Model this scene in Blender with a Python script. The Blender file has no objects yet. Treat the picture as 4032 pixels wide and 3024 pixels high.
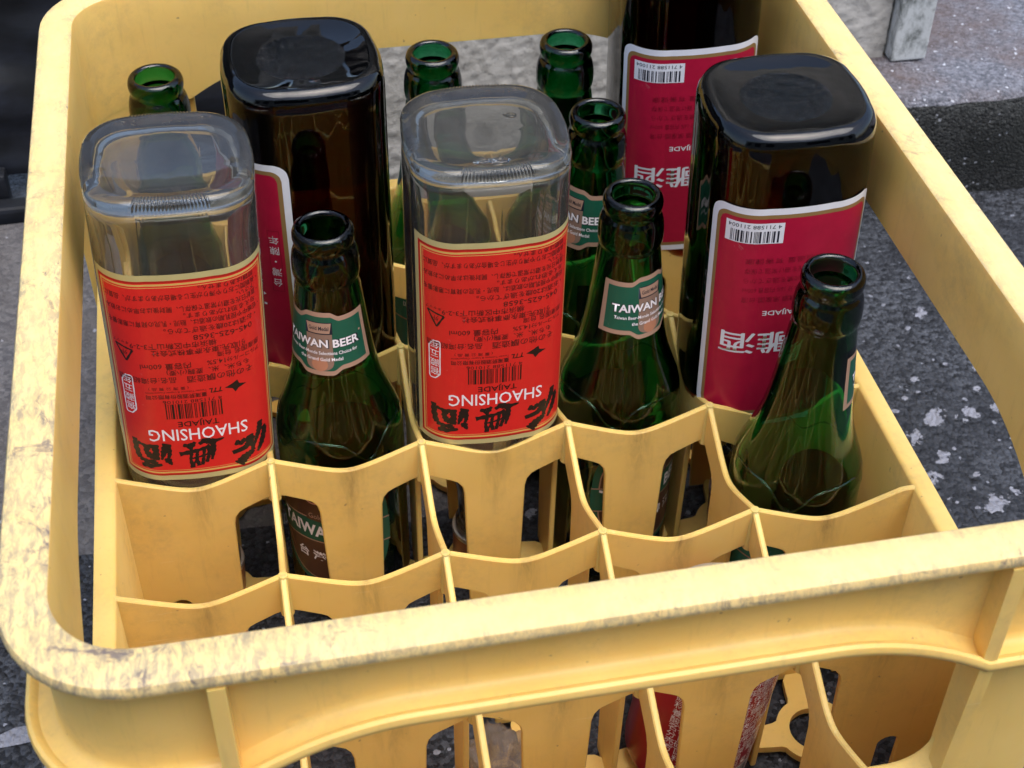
import bpy, bmesh, math, random
from mathutils import Vector, Matrix, noise
from mathutils.geometry import tessellate_polygon
R = math.radians
S = 0.01                       # everything below is written in centimetres
sc = bpy.context.scene
C = sc.collection
random.seed(7)

# ------------------------------------------------------------------ camera
cam = bpy.data.cameras.new('camera'); cam_o = bpy.data.objects.new('camera', cam); C.objects.link(cam_o)
RX = Vector((0.98100672, -0.19357512, 0.01242954)); RY = Vector((-0.12041783, -0.6579877, -0.74333823)); RZ = Vector((0.15207027, 0.72772306, -0.66880025))
m = Matrix(((RX.x, -RY.x, -RZ.x), (RX.y, -RY.y, -RZ.y), (RX.z, -RY.z, -RZ.z))).to_4x4()
m.translation = Vector((7.8825, -28.8057, 61.8341)) * S
cam_o.matrix_world = m
cam.sensor_width = 36; cam.lens = 36 * 5883.8 / 4032
cam.clip_start = 0.01; cam.clip_end = 200
cam.dof.use_dof = True; cam.dof.focus_distance = 0.665; cam.dof.aperture_fstop = 24
sc.camera = cam_o

# ------------------------------------------------------------------ world, sun, exposure
SUN_EL, SUN_AZ = R(72), R(150)      # high, a little to the right and in front of the crate
w = bpy.data.worlds.new('World'); sc.world = w; w.use_nodes = True
nt = w.node_tree; bg = nt.nodes['Background']
sky = nt.nodes.new('ShaderNodeTexSky'); sky.sky_type = 'NISHITA'; sky.sun_disc = False
sky.sun_elevation = SUN_EL; sky.sun_rotation = SUN_AZ; sky.dust_density = 3; sky.air_density = 1.0; sky.ozone_density = 1.0
nt.links.new(sky.outputs[0], bg.inputs[0]); bg.inputs[1].default_value = 0.15
sun = bpy.data.lights.new('sun', 'SUN'); sun.energy = 1.5; sun.angle = R(60); sun.color = (1.0, 0.985, 0.965)
sun_o = bpy.data.objects.new('sun', sun); C.objects.link(sun_o)
sd = Vector((math.sin(SUN_AZ) * math.cos(SUN_EL), math.cos(SUN_AZ) * math.cos(SUN_EL), math.sin(SUN_EL)))
sun_o.rotation_euler = sd.to_track_quat('Z', 'Y').to_euler()
sc.view_settings.view_transform = 'Standard'; sc.view_settings.look = 'None'
sc.view_settings.exposure = 0.98; sc.view_settings.gamma = 1
sc.render.engine = 'CYCLES'
cy = sc.cycles
cy.max_bounces = 24; cy.transmission_bounces = 24; cy.glossy_bounces = 8; cy.diffuse_bounces = 6; cy.transparent_max_bounces = 16
cy.caustics_refractive = True; cy.caustics_reflective = False; cy.sample_clamp_indirect = 6; cy.blur_glossy = 0.3
cy.use_denoising = True

# ------------------------------------------------------------------ helpers
class MB:
    def __init__(s): s.v = []; s.f = []; s.m = []; s.mats = []
    def slot(s, mt):
        if mt not in s.mats: s.mats.append(mt)
        return s.mats.index(mt)
    def add(s, vs, fs, mt):
        k = len(s.v); s.v += [tuple(p) for p in vs]; i = s.slot(mt)
        for f in fs: s.f.append(tuple(k + a for a in f)); s.m.append(i)
    def box(s, a, b, mt, bev=0.0):
        x0, y0, z0 = a; x1, y1, z1 = b
        if bev:
            bm = bmesh.new(); bmesh.ops.create_cube(bm, size=1)
            for v in bm.verts: v.co = Vector((x0 + (v.co.x + .5) * (x1 - x0), y0 + (v.co.y + .5) * (y1 - y0), z0 + (v.co.z + .5) * (z1 - z0)))
            bmesh.ops.bevel(bm, geom=bm.edges[:], offset=bev, segments=2, affect='EDGES', profile=.6)
            bm.verts.index_update()
            s.add([v.co[:] for v in bm.verts], [[v.index for v in f.verts] for f in bm.faces], mt); bm.free(); return
        vs = [(x0, y0, z0), (x1, y0, z0), (x1, y1, z0), (x0, y1, z0), (x0, y0, z1), (x1, y0, z1), (x1, y1, z1), (x0, y1, z1)]
        s.add(vs, [(0, 3, 2, 1), (4, 5, 6, 7), (0, 1, 5, 4), (1, 2, 6, 5), (2, 3, 7, 6), (3, 0, 4, 7)], mt)
    def loft(s, loops, mt, cap0=True, cap1=True, closed=False):
        n = len(loops[0]); vs = [p for l in loops for p in l]; fs = []
        m_ = len(loops)
        for i in range(m_ if closed else m_ - 1):
            a = i * n; b = ((i + 1) % m_) * n
            for j in range(n): fs.append((a + j, a + (j + 1) % n, b + (j + 1) % n, b + j))
        if not closed:
            if cap0: fs.append(tuple(range(n - 1, -1, -1)))
            if cap1: fs.append(tuple((m_ - 1) * n + j for j in range(n)))
        s.add(vs, fs, mt)
    def build(s, name, parent=None, smooth=True, fix=True, sharp=None):
        me = bpy.data.meshes.new(name)
        me.from_pydata([(x * S, y * S, z * S) for x, y, z in s.v], [], s.f)
        for mt in s.mats: me.materials.append(mt)
        me.polygons.foreach_set('material_index', s.m)
        if fix:
            bm = bmesh.new(); bm.from_mesh(me); bmesh.ops.recalc_face_normals(bm, faces=bm.faces[:]); bm.to_mesh(me); bm.free()
        me.polygons.foreach_set('use_smooth', [smooth] * len(me.polygons))
        if sharp is not None: me.set_sharp_from_angle(angle=R(sharp))
        me.update()
        o = bpy.data.objects.new(name, me); C.objects.link(o)
        if parent: o.parent = parent
        return o
def tag(o, label=None, cat=None, group=None, kind=None):
    if label: o['label'] = label
    if cat: o['category'] = cat
    if group: o['group'] = group
    if kind: o['kind'] = kind
    return o
def empty(name, loc=(0, 0, 0), rot=None):
    o = bpy.data.objects.new(name, None); C.objects.link(o); o.empty_display_size = .02
    mm = (rot.to_4x4() if rot else Matrix.Identity(4)); mm.translation = Vector(loc) * S
    o.matrix_world = mm; return o
def copy_tree(o, parent=None):
    c = o.copy(); C.objects.link(c); c.parent = parent
    for ch in list(o.children): copy_tree(ch, c)
    return c
def sstep(a, b, x):
    t = min(1, max(0, (x - a) / (b - a))); return t * t * (3 - 2 * t)

# ------------------------------------------------------------------ materials
def new_mat(name):
    mt = bpy.data.materials.new(name); mt.use_nodes = True
    return mt, mt.node_tree, mt.node_tree.nodes['Principled BSDF']
def N(t, typ, **kw):
    n = t.nodes.new(typ)
    for k, v in kw.items():
        if k in n.inputs: n.inputs[k].default_value = v
        else: setattr(n, k, v)
    return n
def L(t, a, b): t.links.new(a, b)
def ramp(t, src, stops):
    r = t.nodes.new('ShaderNodeValToRGB'); e = r.color_ramp.elements
    while len(e) < len(stops): e.new(.5)
    for k, (p, c) in enumerate(stops):
        e[k].position = p; e[k].color = (c, c, c, 1) if not isinstance(c, tuple) else (*c, 1)
    L(t, src, r.inputs[0]); return r.outputs[0]
def mixc(t, fac, a, b, mode='MIX'):
    n = t.nodes.new('ShaderNodeMix'); n.data_type = 'RGBA'; n.blend_type = mode
    if isinstance(fac, (int, float)): n.inputs[0].default_value = fac
    else: L(t, fac, n.inputs[0])
    for s_, x in ((6, a), (7, b)):
        if isinstance(x, tuple): n.inputs[s_].default_value = (*x, 1)
        else: L(t, x, n.inputs[s_])
    return n.outputs[2]
def math_(t, op, a, b=None, clamp=False):
    n = t.nodes.new('ShaderNodeMath'); n.operation = op; n.use_clamp = clamp
    for i, x in enumerate((a, b)):
        if x is None: continue
        if isinstance(x, (int, float)): n.inputs[i].default_value = x
        else: L(t, x, n.inputs[i])
    return n.outputs[0]
def coords(t, scale=(100, 100, 100), which='Object'):
    tc = t.nodes.new('ShaderNodeTexCoord'); mp = t.nodes.new('ShaderNodeMapping'); mp.inputs[3].default_value = scale
    L(t, tc.outputs[which], mp.inputs[0]); return mp.outputs[0]      # in centimetres by default
def noise_(t, vec, scale, detail=4, rough=.5, dist=0):
    n = N(t, 'ShaderNodeTexNoise', Scale=scale, Detail=detail, Roughness=rough, Distortion=dist); L(t, vec, n.inputs['Vector']); return n.outputs[0]
def bump(t, bs, h, strength, dist):
    b = N(t, 'ShaderNodeBump', Strength=strength, Distance=dist); L(t, h, b.inputs['Height']); L(t, b.outputs[0], bs.inputs['Normal']); return b
PLAST = (0.725, 0.485, 0.136)
def plastic(name, kind):
    mt, t, bs = new_mat(name); v = coords(t)
    col = mixc(t, ramp(t, noise_(t, v, .25, 3), [(.35, 0.0), (.7, 1.0)]), PLAST, (0.77, 0.53, 0.165))
    specks = ramp(t, noise_(t, v, 2.3, 2, .5), [(.74, 0.0), (.78, 1.0)])
    col = mixc(t, math_(t, 'MULTIPLY', specks, .55), col, (0.20, 0.12, 0.08))
    dirt = math_(t, 'MULTIPLY', ramp(t, noise_(t, v, .16, 6, .7), [(.50, 0.0), (.72, 1.0)]), ramp(t, noise_(t, v, 1.6, 6, .75), [(.38, 0.0), (.62, 1.0)]))
    col = mixc(t, math_(t, 'MULTIPLY', dirt, .42), col, (0.30, 0.22, 0.11))
    vz = coords(t, (100, 100, 9)); strk = ramp(t, noise_(t, vz, 2.6, 5, .7), [(.56, 0.0), (.74, 1.0)])
    col = mixc(t, math_(t, 'MULTIPLY', strk, .2), col, (0.34, 0.24, 0.10))
    vx = coords(t, (12, 12, 160)); scr = ramp(t, noise_(t, vx, 2.0, 3, .6), [(.69, 0.0), (.72, 1.0)])
    col = mixc(t, math_(t, 'MULTIPLY', scr, .16), col, (0.86, 0.74, 0.45))
    if kind == 'stain':                       # label residue running down the middle of every divider panel
        sx = t.nodes.new('ShaderNodeSeparateXYZ'); L(t, v, sx.inputs[0])
        u = math_(t, 'SUBTRACT', math_(t, 'MODULO', math_(t, 'ADD', sx.outputs[0], 70), 7), 3.6)
        g = math_(t, 'SUBTRACT', 1.0, math_(t, 'DIVIDE', math_(t, 'ABSOLUTE', u), .85), True)
        hz = math_(t, 'POWER', math_(t, 'SUBTRACT', 1.0, math_(t, 'MULTIPLY', math_(t, 'SUBTRACT', 11.9, sx.outputs[2]), .13), True), 2.2)
        v2 = coords(t, (100, 100, 22))
        nz = ramp(t, noise_(t, v2, 1.7, 6, .7, .5), [(.36, 0.0), (.72, 1.0)])
        col = mixc(t, math_(t, 'MULTIPLY', math_(t, 'MULTIPLY', g, hz), math_(t, 'MULTIPLY', nz, .85)), col, (0.16, 0.105, 0.045))
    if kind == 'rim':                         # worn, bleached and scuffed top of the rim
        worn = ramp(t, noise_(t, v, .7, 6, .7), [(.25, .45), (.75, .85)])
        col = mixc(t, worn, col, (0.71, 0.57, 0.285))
        sp = t.nodes.new('ShaderNodeSeparateXYZ'); L(t, v, sp.inputs[0])       # this corner has been dragged along the ground most
        cr_ = math_(t, 'SUBTRACT', 1.0, math_(t, 'DIVIDE', math_(t, 'SQRT', math_(t, 'ADD', math_(t, 'POWER', math_(t, 'SUBTRACT', sp.outputs[0], 2.5), 2), math_(t, 'POWER', math_(t, 'MULTIPLY', sp.outputs[1], .32), 2))), 10.0), True)
        at = t.nodes.new('ShaderNodeAttribute'); at.attribute_name = 'edge'
        big = math_(t, 'ADD', math_(t, 'ADD', ramp(t, noise_(t, v, .30, 4, .65), [(.53, 0.0), (.68, .6)]), math_(t, 'MULTIPLY', cr_, 1.0)), math_(t, 'MULTIPLY', at.outputs['Fac'], .62), True)
        vs = coords(t, (230, 80, 100))
        sc1 = ramp(t, noise_(t, vs, 1.7, 8, .80, .5), [(.44, 0.0), (.57, 1.0)])
        col = mixc(t, math_(t, 'MULTIPLY', math_(t, 'MULTIPLY', sc1, big), .68), col, (0.19, 0.165, 0.14))
        ink = ramp(t, noise_(t, v, .55, 10, .82, 1.2), [(.56, 0.0), (.61, 1.0)])
        col = mixc(t, math_(t, 'MULTIPLY', math_(t, 'MULTIPLY', ink, big), .85), col, (0.12, 0.095, 0.10))
        bump(t, bs, noise_(t, vs, 3.0, 6, .7), .25, .0006)
    else:
        bump(t, bs, noise_(t, v, .8, 3, .5), .12, .001)
    L(t, col, bs.inputs['Base Color'])
    bs.inputs['Roughness'].default_value = .5 if kind == 'rim' else .42
    bs.inputs['Specular IOR Level'].default_value = .35
    bs.inputs['Subsurface Weight'].default_value = .35
    bs.inputs['Subsurface Radius'].default_value = (1.0, .55, .2); bs.inputs['Subsurface Scale'].default_value = .005
    return mt
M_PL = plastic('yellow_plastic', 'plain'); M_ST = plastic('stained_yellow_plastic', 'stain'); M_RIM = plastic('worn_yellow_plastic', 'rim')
def flat(name, col, rough=.45, metal=0.0, coat=0.0):
    mt, t, bs = new_mat(name); bs.inputs['Base Color'].default_value = (*col, 1); bs.inputs['Roughness'].default_value = rough
    bs.inputs['Metallic'].default_value = metal; bs.inputs['Coat Weight'].default_value = coat; bs.inputs['Coat Roughness'].default_value = .12
    return mt
def paper(name, col, var=.08, rough=.42, coat=.12):
    mt, t, bs = new_mat(name); v = coords(t)
    n = ramp(t, noise_(t, v, 1.3, 4, .6), [(.3, 1 - var), (.7, 1.0)])
    cc = mixc(t, 1.0, col, n, 'MULTIPLY')
    sf = ramp(t, noise_(t, v, 1.4, 9, .8, .6), [(.64, 0.0), (.69, 1.0)])
    cc = mixc(t, math_(t, 'MULTIPLY', sf, .18), cc, (.55, .48, .44))
    L(t, cc, bs.inputs['Base Color']); bs.inputs['Roughness'].default_value = rough
    bs.inputs['Coat Weight'].default_value = coat; bs.inputs['Coat Roughness'].default_value = .15; bs.inputs['Specular IOR Level'].default_value = .28
    return mt
def glass(name, absorb, dens, rough=.015, bmp=None):
    mt, t, bs = new_mat(name)
    bs.inputs['Base Color'].default_value = (1, 1, 1, 1); bs.inputs['Transmission Weight'].default_value = 1
    bs.inputs['Roughness'].default_value = rough; bs.inputs['IOR'].default_value = 1.5
    if dens:
        va = N(t, 'ShaderNodeVolumeAbsorption', Color=(*absorb, 1), Density=dens)
        L(t, va.outputs[0], t.nodes['Material Output'].inputs['Volume'])
    v = coords(t)
    h = math_(t, 'MULTIPLY', noise_(t, v, .7, 2, .4), .25)
    if bmp:
        h = math_(t, 'MULTIPLY', h, .03)       # pebbled centre of the base
        sx = t.nodes.new('ShaderNodeSeparateXYZ'); L(t, v, sx.inputs[0])
        rr = math_(t, 'SQRT', math_(t, 'ADD', math_(t, 'POWER', sx.outputs[0], 2), math_(t, 'POWER', sx.outputs[1], 2)))
        mk = math_(t, 'MULTIPLY', math_(t, 'LESS_THAN', rr, 2.0), math_(t, 'LESS_THAN', sx.outputs[2], bmp))
        h = math_(t, 'ADD', h, math_(t, 'MULTIPLY', mk, math_(t, 'MULTIPLY', noise_(t, v, 3.4, 4, .6), 1.6)))
        bump(t, bs, h, 1.0, .006)
    else: bump(t, bs, h, .03, .001)
    return mt
M_GREEN = glass('green_glass', (.0, .68, .40), 680)
M_BEADG = flat('pale_green_glass_bead', (.02, .045, .022), .2)
M_BROWN = glass('brown_glass', (.74, .16, .02), 2500, bmp=-25.0)
M_CLEAR = glass('clear_glass', (.73, .73, .70), 220)
def grime(mt, amt):
    t = mt.node_tree; out = t.nodes['Material Output']; bs = t.nodes['Principled BSDF']
    df = N(t, 'ShaderNodeBsdfDiffuse', Color=(.32, .32, .31, 1)); mx = t.nodes.new('ShaderNodeMixShader')
    L(t, ramp(t, noise_(t, coords(t), .5, 5, .65), [(.3, amt * .5), (.7, amt * 1.5)]), mx.inputs[0])
    L(t, bs.outputs[0], mx.inputs[1]); L(t, df.outputs[0], mx.inputs[2]); L(t, mx.outputs[0], out.inputs['Surface'])
grime(M_CLEAR, .06)
M_WATER = glass('water', (1, 1, 1), 0); M_WATER.node_tree.nodes['Principled BSDF'].inputs['IOR'].default_value = 1.33
P_RED = paper('red_label_paper', (0.66, 0.022, 0.019)); P_DRED = paper('dark_red_ink', (0.42, 0.015, 0.012))
P_BEIGE = paper('olive_gold_ink', (0.50, 0.44, 0.20)); P_GOLD = paper('gold_ink', (0.66, 0.42, 0.12), rough=.35)
P_BLACK = paper('black_ink', (0.016, 0.011, 0.010)); P_BROWNINK = paper('thin_black_ink', (0.085, 0.012, 0.012)); P_WHITE = paper('white_ink', (0.83, 0.80, 0.84))
P_CRIM = paper('crimson_label_paper', (0.40, 0.008, 0.040), .14); P_LAB = paper('white_label_paper', (0.72, 0.74, 0.80)); P_DGOLD = paper('dull_gold_ink', (0.26, 0.16, 0.06))
P_CRIMD = paper('dark_crimson_ink', (0.235, 0.006, 0.024))
P_GRN = paper('green_label_paper', (0.012, 0.095, 0.058)); P_TAN = paper('tan_ink', (0.40, 0.25, 0.18)); P_TAN2 = paper('dull_tan_ink', (0.26, 0.165, 0.125)); P_NAVY = paper('navy_ink', (0.012, 0.015, 0.03))
P_PEACH = paper('peach_ink', (0.44, 0.20, 0.12)); P_LBROWN = paper('brown_label_paper', (0.085, 0.038, 0.022)); P_TEAL = paper('teal_label_paper', (0.02, 0.17, 0.12)); P_PINK = paper('pink_ink', (0.55, 0.28, 0.23))
M_FOIL = flat('silver_foil', (.55, .52, .5), .3, .9); M_CAP = flat('bronze_cap', (.34, .15, .07), .4, .5)

# ------------------------------------------------------------------ ground, pavement, wall
def grain_mat(name, lo, hi, fleck, cell, fl_th, bstr, tint=None, rough=.85, paint=None):
    mt, t, bs = new_mat(name); v = coords(t, which='Object')
    vd = t.nodes.new('ShaderNodeVectorMath'); vd.operation = 'ADD'; L(t, v, vd.inputs[0])
    nn = N(t, 'ShaderNodeTexNoise', Scale=3.0, Detail=2); L(t, v, nn.inputs['Vector'])
    sc_ = t.nodes.new('ShaderNodeVectorMath'); sc_.operation = 'SCALE'; sc_.inputs['Scale'].default_value = .25
    L(t, nn.outputs['Color'], sc_.inputs[0]); L(t, sc_.outputs[0], vd.inputs[1])
    vo = N(t, 'ShaderNodeTexVoronoi', Scale=1 / cell); L(t, vd.outputs[0], vo.inputs['Vector'])
    sx = t.nodes.new('ShaderNodeSeparateColor'); L(t, vo.outputs['Color'], sx.inputs[0])
    big = noise_(t, v, .12, 5, .65)
    fine = noise_(t, v, 3.2, 6, .75)
    f = math_(t, 'ADD', math_(t, 'MULTIPLY', sx.outputs[0], .55), math_(t, 'MULTIPLY', fine, .75))
    col = mixc(t, ramp(t, f, [(.42, 0.0), (1.0, 1.0)]), lo, hi)
    col = mixc(t, ramp(t, big, [(.40, .6), (.60, 0.0)]), col, tint or lo)
    vo2 = N(t, 'ShaderNodeTexVoronoi', Scale=.75 / cell); L(t, vd.outputs[0], vo2.inputs['Vector'])
    s2 = t.nodes.new('ShaderNodeSeparateColor'); L(t, vo2.outputs['Color'], s2.inputs[0])
    fm = math_(t, 'MULTIPLY', math_(t, 'GREATER_THAN', s2.outputs[1], fl_th), math_(t, 'LESS_THAN', math_(t, 'ADD', vo2.outputs['Distance'], math_(t, 'MULTIPLY', fine, .8)), math_(t, 'ADD', .45, math_(t, 'MULTIPLY', s2.outputs[0], .45))))
    col = mixc(t, fm, col, fleck)
    sp_ = ramp(t, noise_(t, v, 5.5, 5, .8), [(.66, 0.0), (.72, 1.0)])
    col = mixc(t, math_(t, 'MULTIPLY', sp_, .4), col, fleck)
    if paint:                                  # ragged remains of white paint, densest in the middle of each patch
        at = t.nodes.new('ShaderNodeAttribute'); at.attribute_name = 'core'
        pm = math_(t, 'ADD', math_(t, 'MULTIPLY', at.outputs['Fac'], .9), math_(t, 'ADD', math_(t, 'MULTIPLY', noise_(t, v, .9, 6, .7), 1.3), math_(t, 'MULTIPLY', sx.outputs[0], .18)))
        pc = mixc(t, noise_(t, v, 1.8, 6, .8), (.16, .165, .20), paint)
        col = mixc(t, ramp(t, math_(t, 'MULTIPLY', pm, .5), [(.57, 0.0), (.60, 1.0)]), col, pc)
    L(t, col, bs.inputs['Base Color']); bs.inputs['Roughness'].default_value = rough
    hgt = math_(t, 'ADD', math_(t, 'MULTIPLY', sx.outputs[1], .6), math_(t, 'MULTIPLY', noise_(t, v, 2.5, 6, .7), 1.0))
    hgt = math_(t, 'SUBTRACT', hgt, math_(t, 'MULTIPLY', vo.outputs['Distance'], .8))
    bump(t, bs, hgt, .9, bstr)
    return mt
M_GROUND = grain_mat('dark_asphalt', (.010, .012, .017), (.112, .124, .150), (.30, .32, .38), .27, .962, .0048, (.010, .012, .018), .6)
M_PAINT = grain_mat('asphalt_with_peeling_paint', (.010, .012, .017), (.112, .124, .150), (.30, .32, .38), .27, .962, .0048, (.010, .012, .018), .6, (.42, .44, .52))
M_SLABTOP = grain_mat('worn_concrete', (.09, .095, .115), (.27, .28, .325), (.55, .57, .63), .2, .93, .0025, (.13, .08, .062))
M_SLABFACE = grain_mat('dark_concrete', (.006, .007, .008), (.065, .07, .07), (.28, .30, .34), .20, .94, .0035, (.022, .026, .024))  # darker concrete on the front of the step than on its top

CAMP = Vector((7.8825, -28.8057, 61.8341))
def on_plane(u, v, z=0.0):           # photograph pixel -> spot on the ground; only used to know where the flakes of paint lie
    d = RX * ((u - 2016) / 5883.8) + RY * ((v - 1512) / 5883.8) + RZ
    return CAMP + d * ((z - CAMP.z) / d.z)
g = MB()
nx_, ny_ = 90, 90
gx = [-900, -400, -150] + [-60 + i * 1.6 for i in range(90)] + [150, 400, 900]
gy = [-900, -400, -150] + [-40 + i * 1.4 for i in range(80)] + [150, 400, 900]
vs = [(x, y, .25 * noise.noise(Vector((x * .11, y * .11, 0))) - .25 if abs(x) < 140 and abs(y) < 140 else -.25) for y in gy for x in gx]
n = len(gx); fs = [(j * n + i, j * n + i + 1, (j + 1) * n + i + 1, (j + 1) * n + i) for j in range(len(gy) - 1) for i in range(n - 1)]
g.add(vs, fs, M_GROUND)
flakes = [(3625, 1228, 34, 21), (3540, 1353, 11, 7), (3600, 1486, 18, 12), (3572, 1530, 8, 4), (3617, 1537, 11, 5), (3820, 1610, 44, 22), (3925, 1590, 36, 22), (3675, 1635, 44, 33), (3600, 1718, 40, 26), (3713, 1790, 25, 38),
          (3680, 1868, 40, 27), (3855, 1858, 20, 10), (3990, 1925, 36, 20), (3925, 1985, 46, 44), (3848, 1433, 20, 16), (3850, 1525, 12, 10), (3530, 1612, 22, 9), (3742, 1955, 12, 6), (2085, 2010, 24, 20), (1985, 2030, 9, 9), (1718, 2949, 14, 10),
          (560, 2040, 6, 5), (400, 2060, 6, 5), (330, 2350, 7, 5), (3780, 560, 9, 9), (30, 2400, 14, 12)]
rnd = random.Random(3); cores = {}
flakes += [(rnd.uniform(3420, 4020), rnd.uniform(940, 2080), *(lambda q: (q * rnd.uniform(.8, 1.4), q * rnd.uniform(.5, .9)))(rnd.choice((6, 8, 10, 13, 18)))) for _ in range(26)]
def gz(x, y): return .25 * noise.noise(Vector((x * .11, y * .11, 0))) - .25 + .05
for (u, v, ru, rv) in flakes:
    k = 24; V = []; base = len(g.v)
    tw = rnd.uniform(-.7, .7)
    for ring_ in range(5):
        f = 1 - ring_ / 4
        for i in range(k if f > 0 else 1):
            a = i / k * 2 * math.pi
            du, dv = math.cos(a) * ru * f * 2.0, math.sin(a) * rv * f * 2.0
            p = on_plane(u + du * math.cos(tw) - dv * math.sin(tw) * ru / max(ru, rv), v + dv * math.cos(tw) + du * math.sin(tw) * .5)
            cores[base + len(V)] = (1 - f) * .8; V.append((p.x, p.y, gz(p.x, p.y)))
    F = [(q * k + i, q * k + (i + 1) % k, (q + 1) * k + (i + 1) % k, (q + 1) * k + i) for q in range(3) for i in range(k)] + [(3 * k + i, 3 * k + (i + 1) % k, 4 * k) for i in range(k)]
    g.add(V, F, M_PAINT)
strip = [(-60, 2905), (0, 2885), (60, 2858), (95, 2852), (145, 2860), (160, 2905), (90, 2922), (0, 2938), (-60, 2950)]
pp = [on_plane(*q_) for q_ in strip]; base = len(g.v)
for i in range(len(pp)): cores[base + i] = 1.3
g.add([(p.x, p.y, gz(p.x, p.y) + .05) for p in pp], [tuple(range(len(pp)))], M_PAINT)
ground = g.build('ground', smooth=True, fix=True); at_ = ground.data.attributes.new('core', 'FLOAT', 'POINT')
at_.data.foreach_set('value', [cores.get(k, 0.0) for k in range(len(g.v))])
tag(ground, kind='structure')

slab = MB()                                       # raised pavement behind the crate on the right
xs = [42 + i * 1.2 for i in range(90)] + [200, 900]
prof = [(53.4, -1.0), (53.1, 1.5), (52.9, 3.5), (52.7, 5.4), (52.7, 6.9), (53.0, 7.8), (53.6, 8.25), (55.5, 8.4), (58, 8.4), (62, 8.4), (70, 8.3), (80, 8.0), (95, 8.0), (120, 8.0), (300, 8.0), (900, 8.0)]
vs = []
for x in xs:
    for k, (y, z) in enumerate(prof):
        a = .5 if 0 < k < 8 else .2
        vs.append((x, y + a * noise.noise(Vector((x * .35, z * .4, 3))) - .012 * (x - 42) * (1 if x < 150 else .2), z + (.22 * noise.noise(Vector((x * .3, y * .3, 8))) if k > 0 else 0)))
np_ = len(prof)
for k in range(np_ - 1):
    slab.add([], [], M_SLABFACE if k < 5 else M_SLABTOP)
slab.v = vs
for i in range(len(xs) - 1):
    for k in range(np_ - 1):
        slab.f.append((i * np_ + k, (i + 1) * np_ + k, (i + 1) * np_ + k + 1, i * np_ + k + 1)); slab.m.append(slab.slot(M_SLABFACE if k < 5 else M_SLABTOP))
slab.f.append(tuple(range(np_))); slab.m.append(0)
tag(slab.build('raised_pavement'), kind='structure')

mt, t, bs = new_mat('roughcast_render'); v = coords(t)
c1 = mixc(t, ramp(t, noise_(t, v, .35, 5, .65), [(.35, 0.0), (.65, 1.0)]), (.32, .31, .285), (.46, .45, .425))
c1 = mixc(t, ramp(t, noise_(t, v, 2.2, 4, .7), [(.56, 0.0), (.72, .7)]), c1, (.12, .115, .11))
L(t, c1, bs.inputs['Base Color']); bs.inputs['Roughness'].default_value = .75
bump(t, bs, noise_(t, v, 3.5, 5, .65), .6, .001); M_STUCCO = mt
M_GLASSD = flat('dark_window', (.02, .022, .026), .1)
wl = MB(); nx, nz = 210, 130
vs = []
for k in range(nz + 1):
    for i in range(nx + 1):
        x = 12 + 40.6 * i / nx; z = -1 + 31.5 * k / nz
        p = Vector((x * 1.7, z * 2.0, 2.0))
        q_ = p + Vector((noise.noise(p * .8), noise.noise(p * .8 + Vector((9, 0, 0))), 0)) * .8
        h = noise.noise(q_) * .55 + noise.noise(q_ * 2.3) * .35
        h = max(-.15, h) + .12 * noise.noise(p * 5)
        vs.append((x, 58.6 - h * .30, z))
n = nx + 1
wl.add(vs, [(k * n + i, k * n + i + 1, (k + 1) * n + i + 1, (k + 1) * n + i) for k in range(nz) for i in range(nx)], M_STUCCO)
wl.box((12, 58.9, -1), (52.6, 72, 64), M_STUCCO)
wl.box((12.02, 58.3, 30.3), (52.58, 58.88, 64), M_STUCCO)
tag(wl.build('garden_wall', fix=False), 'grey roughcast wall seen through the window of the crate', 'wall')

mt, t, bs = new_mat('mildewed_white_board'); v = coords(t, (100, 100, 60))
c1 = mixc(t, ramp(t, noise_(t, v, 1.1, 6, .72), [(.46, 0.0), (.66, 1.0)]), (.50, .53, .54), (.13, .145, .14))
L(t, c1, bs.inputs['Base Color']); bs.inputs['Roughness'].default_value = .7; bump(t, bs, noise_(t, v, 2, 5, .7), .4, .001)
bd = MB(); bd.box((52.8, 57.6, 8.6), (55.4, 63.5, 60), mt, .12)
tag(bd.build('corner_board', smooth=False), 'white board with grey mildew closing the end of the roughcast wall', 'board')

mt, t, bs = new_mat('black_sheet'); v = coords(t, (40, 100, 100))
c1 = mixc(t, ramp(t, noise_(t, v, .5, 5, .65), [(.4, 0.0), (.68, 1.0)]), (.003, .004, .006), (.012, .015, .024))
L(t, c1, bs.inputs['Base Color']); bs.inputs['Roughness'].default_value = .5
sh = MB(); nx, nz = 80, 70; vs = []
for k in range(nz + 1):
    for i in range(nx + 1):
        x = -75 + 86.5 * i / nx; z = 1.6 + 50 * k / nz
        p = Vector((x * .06, z * .22, 5)); vs.append((x, 65 - 1.6 * noise.noise(p) - .5 * noise.noise(p * 3.1) + .09 * (z - 2), z))
n = nx + 1; V2 = [(x, y + .3, z) for x, y, z in vs]; o2 = len(vs)
fs = [(k * n + i, k * n + i + 1, (k + 1) * n + i + 1, (k + 1) * n + i) for k in range(nz) for i in range(nx)]
sh.add(vs + V2, fs + [tuple(a + o2 for a in reversed(f)) for f in fs], mt)
tag(sh.build('plastic_sheet', fix=False), 'dark blue black sheet hanging behind the left side of the crate', 'sheet')
rl = MB(); rl.box((-75, 61.4, -.4), (11, 63.0, 1.0), mt, .3); rl.box((-75, 63.1, -.4), (-9.2, 64.6, 2.6), mt, .3)
tag(rl.build('threshold_rail', smooth=False), 'dark rail lying on the ground at the foot of the black sheet', 'rail')
bw = MB(); bw.box((-500, -420, -.5), (500, -330, 235), M_STUCCO)  # added behind the camera to shade the crate front and reflect in the glass
for q in range(5):
    for h_ in (95,): bw.box((-420 + q * 180, -331, h_), (-320 + q * 180, -329.6, h_ + 95), M_GLASSD, .5)
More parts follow.
